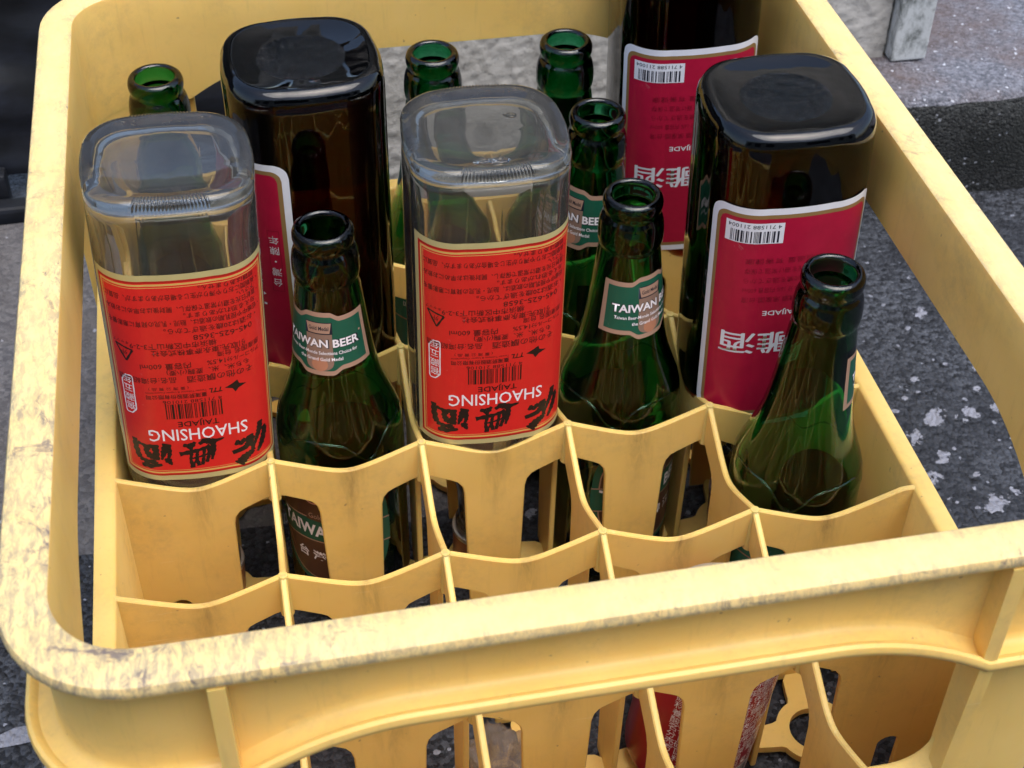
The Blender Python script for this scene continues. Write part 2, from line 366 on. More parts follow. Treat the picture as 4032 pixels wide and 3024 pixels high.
tag(bw.build('added_building', smooth=False), 'unseen building with dark windows facing the crate across the alley', 'added_building')
M_SLABL = grain_mat('pale_worn_ground', (.07, .07, .08), (.17, .165, .17), (.3, .3, .33), .3, .985, .0016, (.10, .09, .085))
pv = MB(); vs = []
for j in range(31):
    for i in range(41):
        x = -40 + i * 1.5; y = 28 + j * 1.1
        vs.append((x, y, .12 * noise.noise(Vector((x * .2, y * .2, 4))) + .06 - .5 * sstep(3, 0, j) - .5 * sstep(38, 41, i)))
pv.add(vs, [(j * 41 + i, j * 41 + i + 1, (j + 1) * 41 + i + 1, (j + 1) * 41 + i) for j in range(30) for i in range(40)], M_SLABL)
tag(pv.build('pavement', fix=False), kind='structure')

# ------------------------------------------------------------------ the crate
X0, X1, Y0, Y1 = .15, 35.45, .45, 41.55; RI = 2.65        # inner faces of the rim
crate = empty('bottle_crate', (17.8, 21, 0))
tag(crate, 'yellow plastic bottle crate with scuffed rim and thirty cells', 'crate')
def cparent(o):
    o.parent = crate; o.matrix_parent_inverse = crate.matrix_world.inverted(); return o
# perimeter samples: (x, y, outward nx, ny, window parameter)
def perim(step=.5):
    out = []
    def seg(a, b, nrm, kind):
        ln = math.dist(a, b); k = max(2, int(ln / step))
        for i in range(k):
            f = i / k; out.append((a[0] + (b[0] - a[0]) * f, a[1] + (b[1] - a[1]) * f, nrm[0], nrm[1], kind))
    def arc(cx, cy, a0, a1):
        for i in range(12):
            a = a0 + (a1 - a0) * i / 12; out.append((cx + RI * math.cos(a), cy + RI * math.sin(a), math.cos(a), math.sin(a), 'c'))
    H = math.pi / 2
    seg((X0 + RI, Y0), (X1 - RI, Y0), (0, -1), 'x'); arc(X1 - RI, Y0 + RI, -H, 0)
    seg((X1, Y0 + RI), (X1, Y1 - RI), (1, 0), 'y'); arc(X1 - RI, Y1 - RI, 0, H)
    seg((X1 - RI, Y1), (X0 + RI, Y1), (0, 1), 'x'); arc(X0 + RI, Y1 - RI, H, 2 * H)
    seg((X0, Y1 - RI), (X0, Y0 + RI), (-1, 0), 'y'); arc(X0 + RI, Y0 + RI, 2 * H, 3 * H)
    return out
WX = (4.95, 30.4); WY = (5.2, 36.8)                         # window spans
def archdrop(p):
    if p[4] == 'c': return -2.1
    a, (l, r) = (p[0], WX) if p[4] == 'x' else (p[1], WY)
    d = min(a - l, r - a)
    if d <= 0: return -2.1
    return -2.1 * max(0, (6.0 - d) / 6.0) ** 2
prof = [(0, 22.2, 1), (0, 23.4, .75), (0, 24.6, .2), (0, 26.1, 0), (.05, 26.3, 0), (.18, 26.4, 0), (.8, 26.42, 0), (1.38, 26.4, 0), (1.54, 26.33, 0), (1.62, 26.15, 0), (1.62, 25.95, 0), (1.55, 25.8, 0), (1.35, 25.7, 0), (1.0, 25.62, 0), (.82, 25.45, 0), (.74, 25.1, .05), (.72, 24.6, .3),
        (.72, 24.0, .75), (.73, 23.4, 1), (.78, 23.18, 1), (.92, 23.06, 1), (1.15, 23.02, 1), (1.36, 23.0, 1), (1.42, 23.04, 1), (1.5, 23.14, 1), (1.62, 23.18, 1), (1.74, 23.12, 1), (1.80, 22.95, 1), (1.78, 22.76, 1), (1.66, 22.6, 1), (1.46, 22.52, 1), (1.2, 22.42, 1), (.7, 22.25, 1), (.2, 22.15, 1)]
rm = MB(); loops = []
for p in perim(.4):
    h = archdrop(p); loops.append([(p[0] + p[2] * o, p[1] + p[3] * o, z + h * k) for o, z, k in prof])
rm.loft(loops, M_PL, closed=True)
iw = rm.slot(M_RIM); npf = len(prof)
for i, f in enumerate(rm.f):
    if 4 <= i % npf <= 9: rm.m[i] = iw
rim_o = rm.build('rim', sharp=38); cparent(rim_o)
at_ = rim_o.data.attributes.new('edge', 'FLOAT', 'POINT')
at_.data.foreach_set('value', [max(0.0, min(1.0, (abs(prof[k % npf][0] - .8) - .35) / .5)) for k in range(len(rm.v))])
P = perim(.4)
def inwin(p):
    return (p[4] == 'x' and WX[0] < p[0] < WX[1]) or (p[4] == 'y' and WY[0] < p[1] < WY[1])
# corner posts
for cx, cy, sx, sy in ((X0, Y0, 1, 1), (X1, Y0, -1, 1), (X1, Y1, -1, -1), (X0, Y1, 1, -1)):
    pts = []
    wx = (WX[0] - X0) if sx > 0 else (X1 - WX[1]); wy = (WY[0] - Y0) if sy > 0 else (Y1 - WY[1])
    def ring(o):
        q = [(cx + sx * wx, cy - sy * o)]
        for i in range(13):
            a = i / 12 * math.pi / 2
            q.append((cx + sx * (RI - (RI + o) * math.sin(a)), cy + sy * (RI - (RI + o) * math.cos(a))))
        q.append((cx - sx * o, cy + sy * wy)); return q
    inner, outer = ring(.008), ring(.78)
    loop = outer + inner[::-1]
    pm = MB(); pm.loft([[(x, y, z) for x, y in loop] for z in (0.0, 7, 13, 18, 20.8)], M_PL)
    cparent(pm.build('corner_post', sharp=35))
# ribs beside the windows
def rib(x, y, nx, ny):
    b = MB(); hw = .27
    prof_r = [(.6, 25.75), (1.60, 25.75), (1.66, 20.4), (1.45, 14), (1.3, 0.0), (.6, 0.0)]
    A = []; B = []
    for o, z in prof_r:
        A.append((x + nx * o - ny * hw, y + ny * o + nx * hw, z)); B.append((x + nx * o + ny * hw, y + ny * o - nx * hw, z))
    b.loft([A, B], M_PL); ob = b.build('rib', smooth=False); cparent(ob)
for x in WX:
    rib(x, Y0, 0, -1); rib(x, Y1, 0, 1)
for y in WY:
    rib(X0, y, -1, 0); rib(X1, y, 1, 0)
# lower side walls
def side(a0, a1, fixed, nrm, axis):
    b = MB(); loops = []
    ss = sorted({0, .03, .1, .2, .35, .55, .8, 1.1, 1.5, *[2 + k for k in range(int((a1 - a0) / 2) - 1)]})
    for a in [a0 + q for q in ss] + [a1 - q for q in reversed(ss)]:
        d = min(a - a0, a1 - a); q_ = max(0, 1.6 - d); ht = 13.25 + 1.6 - math.sqrt(max(0, 1.6 ** 2 - q_ ** 2))
        pr = [(.06, 0), (.06, ht - .15), (.14, ht - .03), (.3, ht), (.9, ht), (1.02, ht - .06), (1.06, ht - .3), (1.06, 0)]
        loops.append([(a, fixed + nrm * o, z) if axis == 'x' else (fixed + nrm * o, a, z) for o, z in pr])
    b.loft(loops, M_PL); cparent(b.build('side_wall', sharp=50))
side(WX[0] - .02, WX[1] + .02, Y0, -1, 'x'); side(WX[0] - .02, WX[1] + .02, Y1, 1, 'x')
side(WY[0] - .02, WY[1] + .02, X0, -1, 'y'); side(WY[0] - .02, WY[1] + .02, X1, 1, 'y')
# dividers: one comb-shaped plate per line
def divider(ncell, length0, length1, pos, axis, depth, mat_):
    def top(s):
        u = (s / 7.0) % 1.0; u = 2 * u - 1
        if s < 0 or s > ncell * 7: u = 1
        return 13.22 - depth * (math.sqrt(1.05) - math.sqrt(u * u + .05)) / (math.sqrt(1.05) - math.sqrt(.05))
    pts = []
    k = int((length1 - length0) / .22)
    for i in range(k + 1):
        s = length0 + (length1 - length0) * i / k; pts.append((s, top(s)))
    zb = .12; bot = []
    # go back along the underside, from length1 to length0
    def notch(xc):
        q = [(xc + .5, zb), (xc + .5, 4.0)]
        for i in range(1, 8): a = i / 8 * math.pi; q.append((xc + .5 * math.cos(a), 4.0 + .5 * math.sin(a)))
        return q + [(xc - .5, 4.0), (xc - .5, zb)]
    bot.append((length1, zb)); bot += notch(ncell * 7 - 1.8)
    for j in range(ncell - 1, 0, -1):
        J = 7.0 * j
        R_, L_ = J + 2.0, J - 2.0                # panel edges either side of the junction
        bot += [(R_ + .27, zb), (R_ + .12, 5), (R_, 9.4), (R_ - .1, 9.85), (R_ - .32, 10.18), (R_ - .6, 10.36), (J + .5, 10.82), (J + .25, 10.9), (J - .25, 10.9), (J - .5, 10.82), (L_ + .6, 10.36), (L_ + .32, 10.18), (L_ + .1, 9.85), (L_, 9.4), (L_ - .12, 5), (L_ - .27, zb)]
    bot += notch(1.8); bot.append((length0, zb))
    outline = pts + bot
    n = len(outline)
    # inset copy for the chamfered edge
    ins = []
    area = sum(outline[i][0] * outline[(i + 1) % n][1] - outline[(i + 1) % n][0] * outline[i][1] for i in range(n))
    sg = 1 if area > 0 else -1
    for i in range(n):
        a, b, c = outline[i - 1], outline[i], outline[(i + 1) % n]
        d1 = Vector((b[0] - a[0], b[1] - a[1])); d2 = Vector((c[0] - b[0], c[1] - b[1]))
        if d1.length > 0: d1.normalize()
        if d2.length > 0: d2.normalize()
        dn = d1 + d2
        if dn.length < .05: dn = d2
        dn.normalize(); ins.append((b[0] - sg * dn.y * .06, b[1] + sg * dn.x * .06))
    tri = tessellate_polygon([[Vector((x, z, 0)) for x, z in ins]])
    b = MB()
    def put(p, off): return (p[0], pos + off, p[1]) if axis == 'x' else (pos + off, p[0], p[1])
    V = [put(p, -.14) for p in ins] + [put(p, -.08) for p in outline] + [put(p, .08) for p in outline] + [put(p, .14) for p in ins]
    F = [tuple(t_) for t_ in tri] + [tuple(3 * n + a for a in reversed(t_)) for t_ in tri]
    for r_ in range(3):
        for i in range(n): F.append((r_ * n + i, r_ * n + (i + 1) % n, (r_ + 1) * n + (i + 1) % n, (r_ + 1) * n + i))
    b.add(V, F, mat_)
    if axis == 'y':                               # little rounded fillet post where the plates cross
        for j in range(1, ncell):
            lp = []
            for rr, z in ((.30, 10.7), (.26, 12.4), (.24, 13.05), (.2, 13.17), (.1, 13.19)):
                lp.append([(pos + rr * math.cos(a / 12 * 2 * math.pi), 7 * j + rr * math.sin(a / 12 * 2 * math.pi), z) for a in range(12)])
            b.loft(lp, mat_)
    cparent(b.build('divider', sharp=30))
for j in range(1, 6): divider(5, -.2, 35.8, 7.0 * j, 'x', 1.25, M_ST)
for i in range(1, 5): divider(6, .05, 41.95, 7.0 * i + .013, 'y', 1.6, M_PL)
# base grid of rings
bg_ = MB(); NT = 72
for ci in range(5):
    for cj in range(6):
        cx, cy = 3.5 + 7 * ci, 3.5 + 7 * cj; lo = []; 
        rin = [(cx + 1.2 * math.cos(a / NT * 2 * math.pi), cy + 1.2 * math.sin(a / NT * 2 * math.pi)) for a in range(NT)]
        rout = []
        for a in range(NT):
            th = a / NT * 2 * math.pi; dl = abs(((math.degrees(th) + 45) % 90) - 45)
            r_ = 1.85 + 1.58 * max(0, min(1, (24 - dl) / 16)) ** 1.6
            rout.append((cx + r_ * math.cos(th), cy + r_ * math.sin(th)))
        V = [(x, y, .08) for x, y in rin] + [(x, y, .5) for x, y in rin] + [(x, y, .5) for x, y in rout] + [(x, y, .08) for x, y in rout]
        F = []
        for k in range(4):
            for a in range(NT):
                F.append((k * NT + a, k * NT + (a + 1) % NT, ((k + 1) % 4) * NT + (a + 1) % NT, ((k + 1) % 4) * NT + a))
        bg_.add(V, F, M_PL)
cparent(bg_.build('base_grid', sharp=35))

# ------------------------------------------------------------------ label printing
class Wrap:                                       # wraps flat artwork (X right, Y up, cm) on to a bottle of given section
    def __init__(s, fn, step): s.fn = fn; s.step = step; s.mb = MB()
    def put(s, bm, mt, off):
        if s.step:
            xs = [v.co.x for v in bm.verts]
            if xs:
                k = math.ceil(min(xs) / s.step); 
                while k * s.step < max(xs):
                    bmesh.ops.bisect_plane(bm, geom=bm.verts[:] + bm.edges[:] + bm.faces[:], plane_co=(k * s.step, 0, 0), plane_no=(1, 0, 0)); k += 1
        bm.verts.index_update()
        s.mb.add([s.fn(v.co.x, v.co.y, off) for v in bm.verts], [[v.index for v in f.verts] for f in bm.faces], mt); bm.free()
    def poly(s, pts, mt, off):
        bm = bmesh.new(); vs = [bm.verts.new((x, y, 0)) for x, y in pts]
        for t_ in tessellate_polygon([[Vector((x, y, 0)) for x, y in pts]]):
            try: bm.faces.new([vs[i] for i in t_])
            except ValueError: pass
        s.put(bm, mt, off)
    def rect(s, x0, y0, x1, y1, mt, off): s.poly([(x0, y0), (x1, y0), (x1, y1), (x0, y1)], mt, off)
    def strip(s, x0, x1, lo, hi, mt, off, dx=.1):  # sheet between two edge curves
        k = max(2, int((x1 - x0) / dx)); vs = []; ny = 6
        for i in range(k + 1):
            x = x0 + (x1 - x0) * i / k; a, b = lo(x), hi(x)
            for j in range(ny + 1): vs.append(s.fn(x, a + (b - a) * j / ny, off))
        q = ny + 1
        s.mb.add(vs, [(i * q + j, (i + 1) * q + j, (i + 1) * q + j + 1, i * q + j + 1) for i in range(k) for j in range(ny)], mt)
    def disc(s, x, y, r, mt, off, r0=0.0):
        k = 28
        if r0:
            bm = bmesh.new(); a = [bm.verts.new((x + r * math.cos(i / k * 2 * math.pi), y + r * math.sin(i / k * 2 * math.pi), 0)) for i in range(k)]
            b = [bm.verts.new((x + r0 * math.cos(i / k * 2 * math.pi), y + r0 * math.sin(i / k * 2 * math.pi), 0)) for i in range(k)]
            for i in range(k): bm.faces.new((a[i], a[(i + 1) % k], b[(i + 1) % k], b[i]))
            s.put(bm, mt, off)
        else: s.poly([(x + r * math.cos(i / k * 2 * math.pi), y + r * math.sin(i / k * 2 * math.pi)) for i in range(k)], mt, off)
    def stroke(s, pts, wd, mt, off):              # brush stroke: centre line with widths
        dens = []
        for i in range(len(pts) - 1):
            for k in range(6): f = k / 6; dens.append((pts[i][0] * (1 - f) + pts[i + 1][0] * f, pts[i][1] * (1 - f) + pts[i + 1][1] * f, wd[i] * (1 - f) + wd[i + 1] * f))
        dens.append((*pts[-1], wd[-1]))
        for _ in range(2):
            dens = [dens[0]] + [tuple((dens[i - 1][k] + 2 * dens[i][k] + dens[i + 1][k]) / 4 for k in range(3)) for i in range(1, len(dens) - 1)] + [dens[-1]]
        Lf, Rt = [], []
        for i, (x, y, w_) in enumerate(dens):
            a = dens[max(0, i - 1)]; b = dens[min(len(dens) - 1, i + 1)]; d = Vector((b[0] - a[0], b[1] - a[1]))
            if d.length < 1e-6: d = Vector((1, 0))
            d.normalize(); j = .5 + .10 * math.sin(i * 2.1 + x * 9)
            Lf.append((x - d.y * w_ * j, y + d.x * w_ * j)); Rt.append((x + d.y * w_ * j, y - d.x * w_ * j))
        bm = bmesh.new(); A = [bm.verts.new((x, y, 0)) for x, y in Lf]; B = [bm.verts.new((x, y, 0)) for x, y in Rt]
        for i in range(len(A) - 1): bm.faces.new((A[i], B[i], B[i + 1], A[i + 1]))
        s.put(bm, mt, off)
    def text(s, body, x, y, size, mt, off, align='CENTER', width=None, bold=0.0, shear=0.0, rot=0.0, space=1.0, res=2):
        cu = bpy.data.curves.new('text', 'FONT'); cu.body = body; cu.size = size; cu.align_x = align; cu.resolution_u = res
        cu.offset = bold * size; cu.shear = shear; cu.space_character = space
        ob = bpy.data.objects.new('text', cu); C.objects.link(ob)
        dg = bpy.context.evaluated_depsgraph_get(); dg.update()
        me = bpy.data.meshes.new_from_object(ob.evaluated_get(dg))
        bpy.data.objects.remove(ob); bpy.data.curves.remove(cu)
        bm = bmesh.new(); bm.from_mesh(me); bpy.data.meshes.remove(me)
        if width and bm.verts:
            xs = [v.co.x for v in bm.verts]; f = width / (max(xs) - min(xs)); c_ = (max(xs) + min(xs)) / 2 if align == 'CENTER' else 0
            for v_ in bm.verts: v_.co.x = (v_.co.x - c_) * f
        cr, sr = math.cos(rot), math.sin(rot)
        for v_ in bm.verts: v_.co = Vector((x + v_.co.x * cr - v_.co.y * sr, y + v_.co.x * sr + v_.co.y * cr, 0))
        s.put(bm, mt, off)
    def barcode(s, x, y, wdt, hgt, mt, off, seed=1):
        r_ = random.Random(seed); p = 0
        while p < wdt:
            w_ = r_.choice((.028, .028, .056, .085)) * wdt / 2.2; s.rect(x + p, y, min(x + p + w_, x + wdt), y + hgt, mt, off); p += w_ + r_.choice((.03, .03, .06, .09)) * wdt / 2.2

# ------------------------------------------------------------------ square wine bottles (standing on their caps, so upside down)
def section(a, rc, n=128):                        # rounded square, equal arc length, starting at the middle of the front (-y) and going +x
    st = 2 * (a - rc); qa = rc * math.pi / 2; per = 4 * (st + qa); out = []
    for i in range(n):
        out.append(sec_pt(a, rc, per * i / n))
    return out
def sec_pt(a, rc, s):
    st = 2 * (a - rc); qa = rc * math.pi / 2; per = 4 * (st + qa); s = (s + st / 2) % per
    k = int(s // (st + qa)); s -= k * (st + qa)
    if s < st: p = Vector((-(a - rc) + s, -a)); nn = Vector((0, -1))
    else:
        th = (s - st) / rc - math.pi / 2; nn = Vector((math.cos(th), math.sin(th))); p = Vector((a - rc, -(a - rc))) + nn * rc
    # slight bulge of the flat sides
    if s < st: p.y -= .10 * (1 - (2 * s / st - 1) ** 2) if st > 0 else 0
    ang = k * math.pi / 2; c_, s_ = math.cos(ang), math.sin(ang)
    return (p.x * c_ - p.y * s_, p.x * s_ + p.y * c_, nn.x * c_ - nn.y * s_, nn.x * s_ + nn.y * c_)
def wine_rows(a, rc, crisp=False):
    o = [(.30, .05, .05), (.30, .5, .5), (.285, 1.1, 1.0), (.25, 1.7, 1.45), (.19, 2.2, 1.6), (.11, 2.55, 1.7), (.04, 2.75, 1.75), (0, 2.88, 1.75), (.02, 3.0, 1.8), (.10, 3.14, 1.85), (.25, 3.27, rc - .05), (.48, 3.37, rc), (.8, 3.41, rc), (1.2, 3.42, rc),
         (2, 3.42, rc), (5, 3.42, rc), (9, 3.42, rc), (13, 3.42, rc), (15.2, 3.42, rc), (15.8, 3.40, rc), (16.4, 3.33, rc), (17.2, 3.17, 2.1), (18, 2.93, 2.2), (18.8, 2.58, 2.2), (19.6, 2.12, 2.0), (20.3, 1.72, 1.72), (21, 1.45, 1.45), (21.8, 1.28, 1.28), (23, 1.22, 1.22), (24, 1.2, 1.2),
         (24.15, 1.35, 1.35), (24.6, 1.38, 1.38), (24.8, 1.2, 1.2), (26.4, 1.2, 1.2), (26.5, 1.1, 1.1), (26.4, .95, .95)]
    inn = [(24, .88, .88), (21.8, .92, .92), (21, 1.1, 1.1), (20.3, 1.38, 1.38), (19.6, 1.78, 1.7), (18.8, 2.24, 2.0), (18, 2.6, 2.0), (17.2, 2.85, 2.0), (16.2, 3.02, rc - .3), (15, 3.1, rc - .3), (9, 3.1, rc - .3), (2.4, 3.1, rc - .3), (1.3, 3.1, rc - .3), (1.05, 3.06, rc - .32), (.88, 2.96, 1.65), (.78, 2.8, 1.65), (.73, 2.5, 1.6), (.74, 2.2, 1.6), (.78, 1.6, 1.3), (.82, .8, .8), (.84, .05, .05)]
    if crisp:
        o[6:12] = [(.03, 2.85, 1.85), (0, 2.98, 1.85), (.02, 3.12, 1.9), (.08, 3.25, rc - .05), (.2, 3.36, rc), (.42, 3.42, rc)]
    k = (a / 3.42)
    return [(z, q * (k if q > 1.5 or z < 15 else 1), min(r_, q) * (k if q > 1.5 or z < 15 else 1)) for z, q, r_ in o + inn]
HW = 26.9
def wine_glass(parent, a, rc, mt, knurl):
    b = MB(); n = 640 if knurl else 160; loops = []
    rows = wine_rows(a, rc, knurl)
    for i, (z, q, r_) in enumerate(rows):
        lp = []
        for k in range(n):
            st = 2 * (q - r_); per = 4 * (st + r_ * math.pi / 2)
            x, y, nx, ny = sec_pt(q, r_, per * k / n)
            zz = z; 
            if knurl and 8 <= i <= 10:
                side_ = ((k / n * 4 + .5) % 1) - .5
                if abs(side_) < .26: w_ = .022 * (1 if (k % 4) < 2 else -1); x += nx * w_; y += ny * w_; zz -= w_ * .8
            lp.append((x, y, zz - HW))
        loops.append(lp)
    b.loft(loops, mt); return b.build('bottle_glass', parent)
def wine_cap(parent):
    b = MB(); n = 48
    def ring(r_, z): return [(r_ * math.cos(k / n * 2 * math.pi), r_ * math.sin(k / n * 2 * math.pi), z - HW) for k in range(n)]
    b.loft([ring(r_, z) for r_, z in ((1.24, 25.0), (1.46, 25.02), (1.5, 25.1), (1.5, 26.75), (1.42, 26.9), (.1, 26.9))], M_CAP)
    o = b.build('bottle_cap', parent, sharp=40)
    b = MB(); b.loft([ring(r_, z) for r_, z in ((1.4, 24.66), (1.53, 24.68), (1.55, 24.75), (1.55, 24.9), (1.5, 24.98), (1.3, 24.99))], M_FOIL); b.build('foil_ring', o, sharp=40)
def wrapper(a, rc, ztop, s0=0.0):                 # label plane: x from the middle, y downwards negative from the label's upright top
    def fn(x, y, off):
        px, py, nx, ny = sec_pt(a, rc, x + s0)
        return (px + nx * (.012 + off), py + ny * (.012 + off), ztop + y - HW)
    return fn
def red_label(parent, a, rc):
    # upright label: top edge at zu 15.25, 11.75 tall.  y runs 0 (top) to -11.75
    Wd = Wrap(wrapper(a, rc, 15.25), .3); HL = 11.75; XL, XR = -4.25, 3.95
    def sh_(m_, mt, off): Wd.strip(XL + m_, XR - m_, lambda x: -HL + m_, lambda x: -m_, mt, off)
    sh_(0, P_BEIGE, 0); sh_(.30, P_DRED, .006); sh_(.40, P_RED, .010); sh_(.45, P_GOLD, .013); sh_(.55, P_RED, .016); sh_(.62, P_GOLD, .019); sh_(.65, P_RED, .022)
    o = .030
    # brush characters traced from the label (pixels of an enlarged view, turned the right way up)
    G = [[((1850, 910), (1835, 1000), (1780, 1100), (1730, 1190)), (50, 60, 38, 20)], [((1895, 1000), (1915, 1060), (1860, 1180), (1785, 1270)), (40, 62, 62, 28)], [((1690, 1015), (1705, 1080), (1640, 1150), (1475, 1185)), (55, 75, 50, 40)], [((1515, 1060), (1590, 1085), (1640, 1040)), (55, 42, 45)], [((1730, 1225), (1620, 1270), (1540, 1345)), (45, 75, 85)], [((1705, 1090), (1720, 1170), (1725, 1230)), (40, 30, 40)],
         [((925, 1108), (1010, 1130), (1065, 1080)), (25, 62, 22)], [((1105, 1112), (1180, 1070), (1250, 1100), (1395, 1075)), (25, 55, 62, 10)], [((875, 1222), (1000, 1202), (1120, 1182), (1230, 1150)), (42, 40, 30, 44)], [((1015, 1200), (992, 1300), (1010, 1405)), (28, 24, 36)], [((1080, 1195), (1062, 1290), (1082, 1385)), (26, 26, 34)], [((1012, 1400), (1040, 1330), (1070, 1280)), (20, 14, 16)], [((1160, 1180), (1142, 1290), (1120, 1378)), (26, 26, 30)], [((1218, 1150), (1210, 1250), (1172, 1350)), (36, 30, 28)], [((1262, 1110), (1266, 1200), (1236, 1325)), (48, 42, 18)], [((1005, 1130), (1015, 1195)), (36, 26)], [((1000, 1290), (1110, 1270), (1220, 1240)), (18, 18, 22)],
         [((365, 1070), (372, 1200), (402, 1315)), (44, 58, 50)], [((400, 1112), (490, 1132), (605, 1132)), (32, 30, 42)], [((602, 1108), (614, 1200), (604, 1305)), (64, 48, 54)], [((525, 1130), (497, 1200), (532, 1250), (580, 1272)), (62, 40, 62, 54)], [((405, 1312), (490, 1332), (605, 1330)), (42, 40, 46)], [((418, 1392), (520, 1392), (665, 1362)), (34, 46, 22)], [((480, 1335), (492, 1392)), (44, 40)], [((590, 1330), (602, 1372)), (40, 36)], [((742, 1098), (704, 1200), (668, 1300)), (60, 52, 14)], [((752, 1108), (764, 1230), (742, 1290)), (50, 34, 20)], [((698, 1290), (738, 1308), (775, 1372)), (18, 62, 12)]]
    for pts, wd in G:
        q = []
        for x, y in pts:
            cxg, cyg = ((1700, 1125), (1130, 1225), (560, 1240))[0 if x > 1430 else 1 if x > 830 else 2]
            xx = -(x - 1105) / 262.0; yy = (y - cyg) / 205.0      # turned by 180 degrees
            q.append((xx * 1.02, -1.62 + yy))
        Wd.stroke(q, [w_ / 168.0 for w_ in wd], P_BLACK, o)
    # the traced pixels grow downwards in the upside-down view, which is upwards on the label
    Wd.text('SHAOHSING', -.05, -3.16, .98, P_WHITE, o, width=4.35, bold=.006)
    Wd.text('TAIJADE', -.1, -3.62, .44, P_BLACK, o + .003, width=1.8, bold=.008)
    Wd.barcode(-1.2, -4.72, 2.45, .92, P_BLACK, o + .002, 5); Wd.rect(-1.15, -4.95, 1.2, -4.68, P_RED, o + .004)
    Wd.text('4 711588 210106', .05, -4.9, .27, P_BLACK, o + .006, width=2.55)
    Wd.poly([(-2.35, -5.3), (-2.0, -5.18), (-1.83, -4.98), (-1.72, -5.2), (-1.4, -5.3), (-1.7, -5.48), (-1.95, -5.64), (-2.02, -5.42)], P_BLACK, o)
    Wd.text('TTL', -1.02, -5.4, .36, P_BLACK, o, bold=.02, shear=.25)
    Wd.text('臺灣菸酒股份有限公司', .7, -5.22, .27, P_BROWNINK, o, width=2.6, bold=.012)
    Wd.text('Taiwan Tobacco & Liquor Corporation', .7, -5.42, .14, P_BROWNINK, o, width=2.6)
    Wd.text('( 臺 灣 公 賣 品 )', 1.0, -5.66, .20, P_BROWNINK, o, width=1.7)
    K = P_BROWNINK; b_ = .006
    def ln(body, x, y, size=.40, w_=None): Wd.text(body, x, y, size, K, o, 'LEFT', w_, b_)
    ln('その他の醸造酒', -2.75, -6.22, .42); ln('品名:台湾紹興酒', .6, -6.22, .36)
    ln('もち米、米、麦麹(小麦)', -2.6, -6.62, .34)
    ln('14.5%', -1.6, -7.0, .36); ln('内容量 600ml', -.1, -7.0, .38); ln('アルコール分', -3.2, -7.0, .27)
    ln('原産国名 台湾', -3.2, -7.4, .32)
    ln('引取先:東永商事株式会社', -2.5, -7.74, .36); ln('横浜市中区新山下3-2-9', -1.25, -8.12, .36)
    ln('045-625-3658', -2.9, -8.5, .40, 2.6)
    ln('・お酒は20歳を過ぎてから。', -3.3, -8.92, .34)
    ln('・妊娠中や授乳期の飲酒は、胎児・乳児の発育に悪影響を', -3.5, -9.34, .33, 6.7); ln('与える恐れがあります。', -3.2, -9.7, .31)
    ln('・直射日光を避け常温で保存し、開封後はお早めにお飲み', -3.5, -10.08, .33, 6.7); ln('下さい。', -3.2, -10.38, .28)
    ln('・長期間におりや濁りが生じる場合がありますが、品質に', -3.5, -10.72, .33, 6.7); ln('問題はありません。', -3.2, -11.06, .30)
    # recycling triangle and the white seal at the right-hand edge
    tri = [(2.3, -7.75), (3.1, -7.95), (2.65, -7.1)]
    for i in range(3): Wd.stroke([tri[i], tri[(i + 1) % 3]], (.09, .09), P_BLACK, o)
    Wd.text('外', 2.54, -7.68, .3, P_BLACK, o + .003, 'LEFT'); Wd.text('キャップ', 2.4, -8.2, .2, P_BLACK, o + .003, 'LEFT')
    sx0, sx1, sy0, sy1 = 2.5, 3.06, -6.25, -4.0
    ring = [(sx0 + .02, sy1 - .3), (sx0 + .25, sy1 - .02), (sx1 - .05, sy1), (sx1, sy1 - .1), (sx1, sy0 + .35), (sx1 - .2, sy0 + .03), (sx0 + .05, sy0), (sx0, sy0 + .1)]
    for i in range(8): Wd.stroke([ring[i], ring[(i + 1) % 8]], (.06, .06), P_WHITE, o)
    for i, ch in enumerate('窖藏五年'): Wd.text(ch, (sx0 + sx1) / 2, sy1 - .62 - i * .52, .48, P_WHITE, o + .002)
    return Wd.mb.build('front_label', parent, smooth=True, fix=False)
def round_strip(Wd, x0, x1, y0, y1, r_, mt, off):
    def e(x): 
        d = min(x - x0, x1 - x)
        return 0 if d >= r_ else r_ - math.sqrt(max(0, r_ * r_ - (r_ - d) ** 2))
    Wd.strip(x0, x1, lambda x: y0 + e(x), lambda x: y1 - e(x), mt, off, .06)
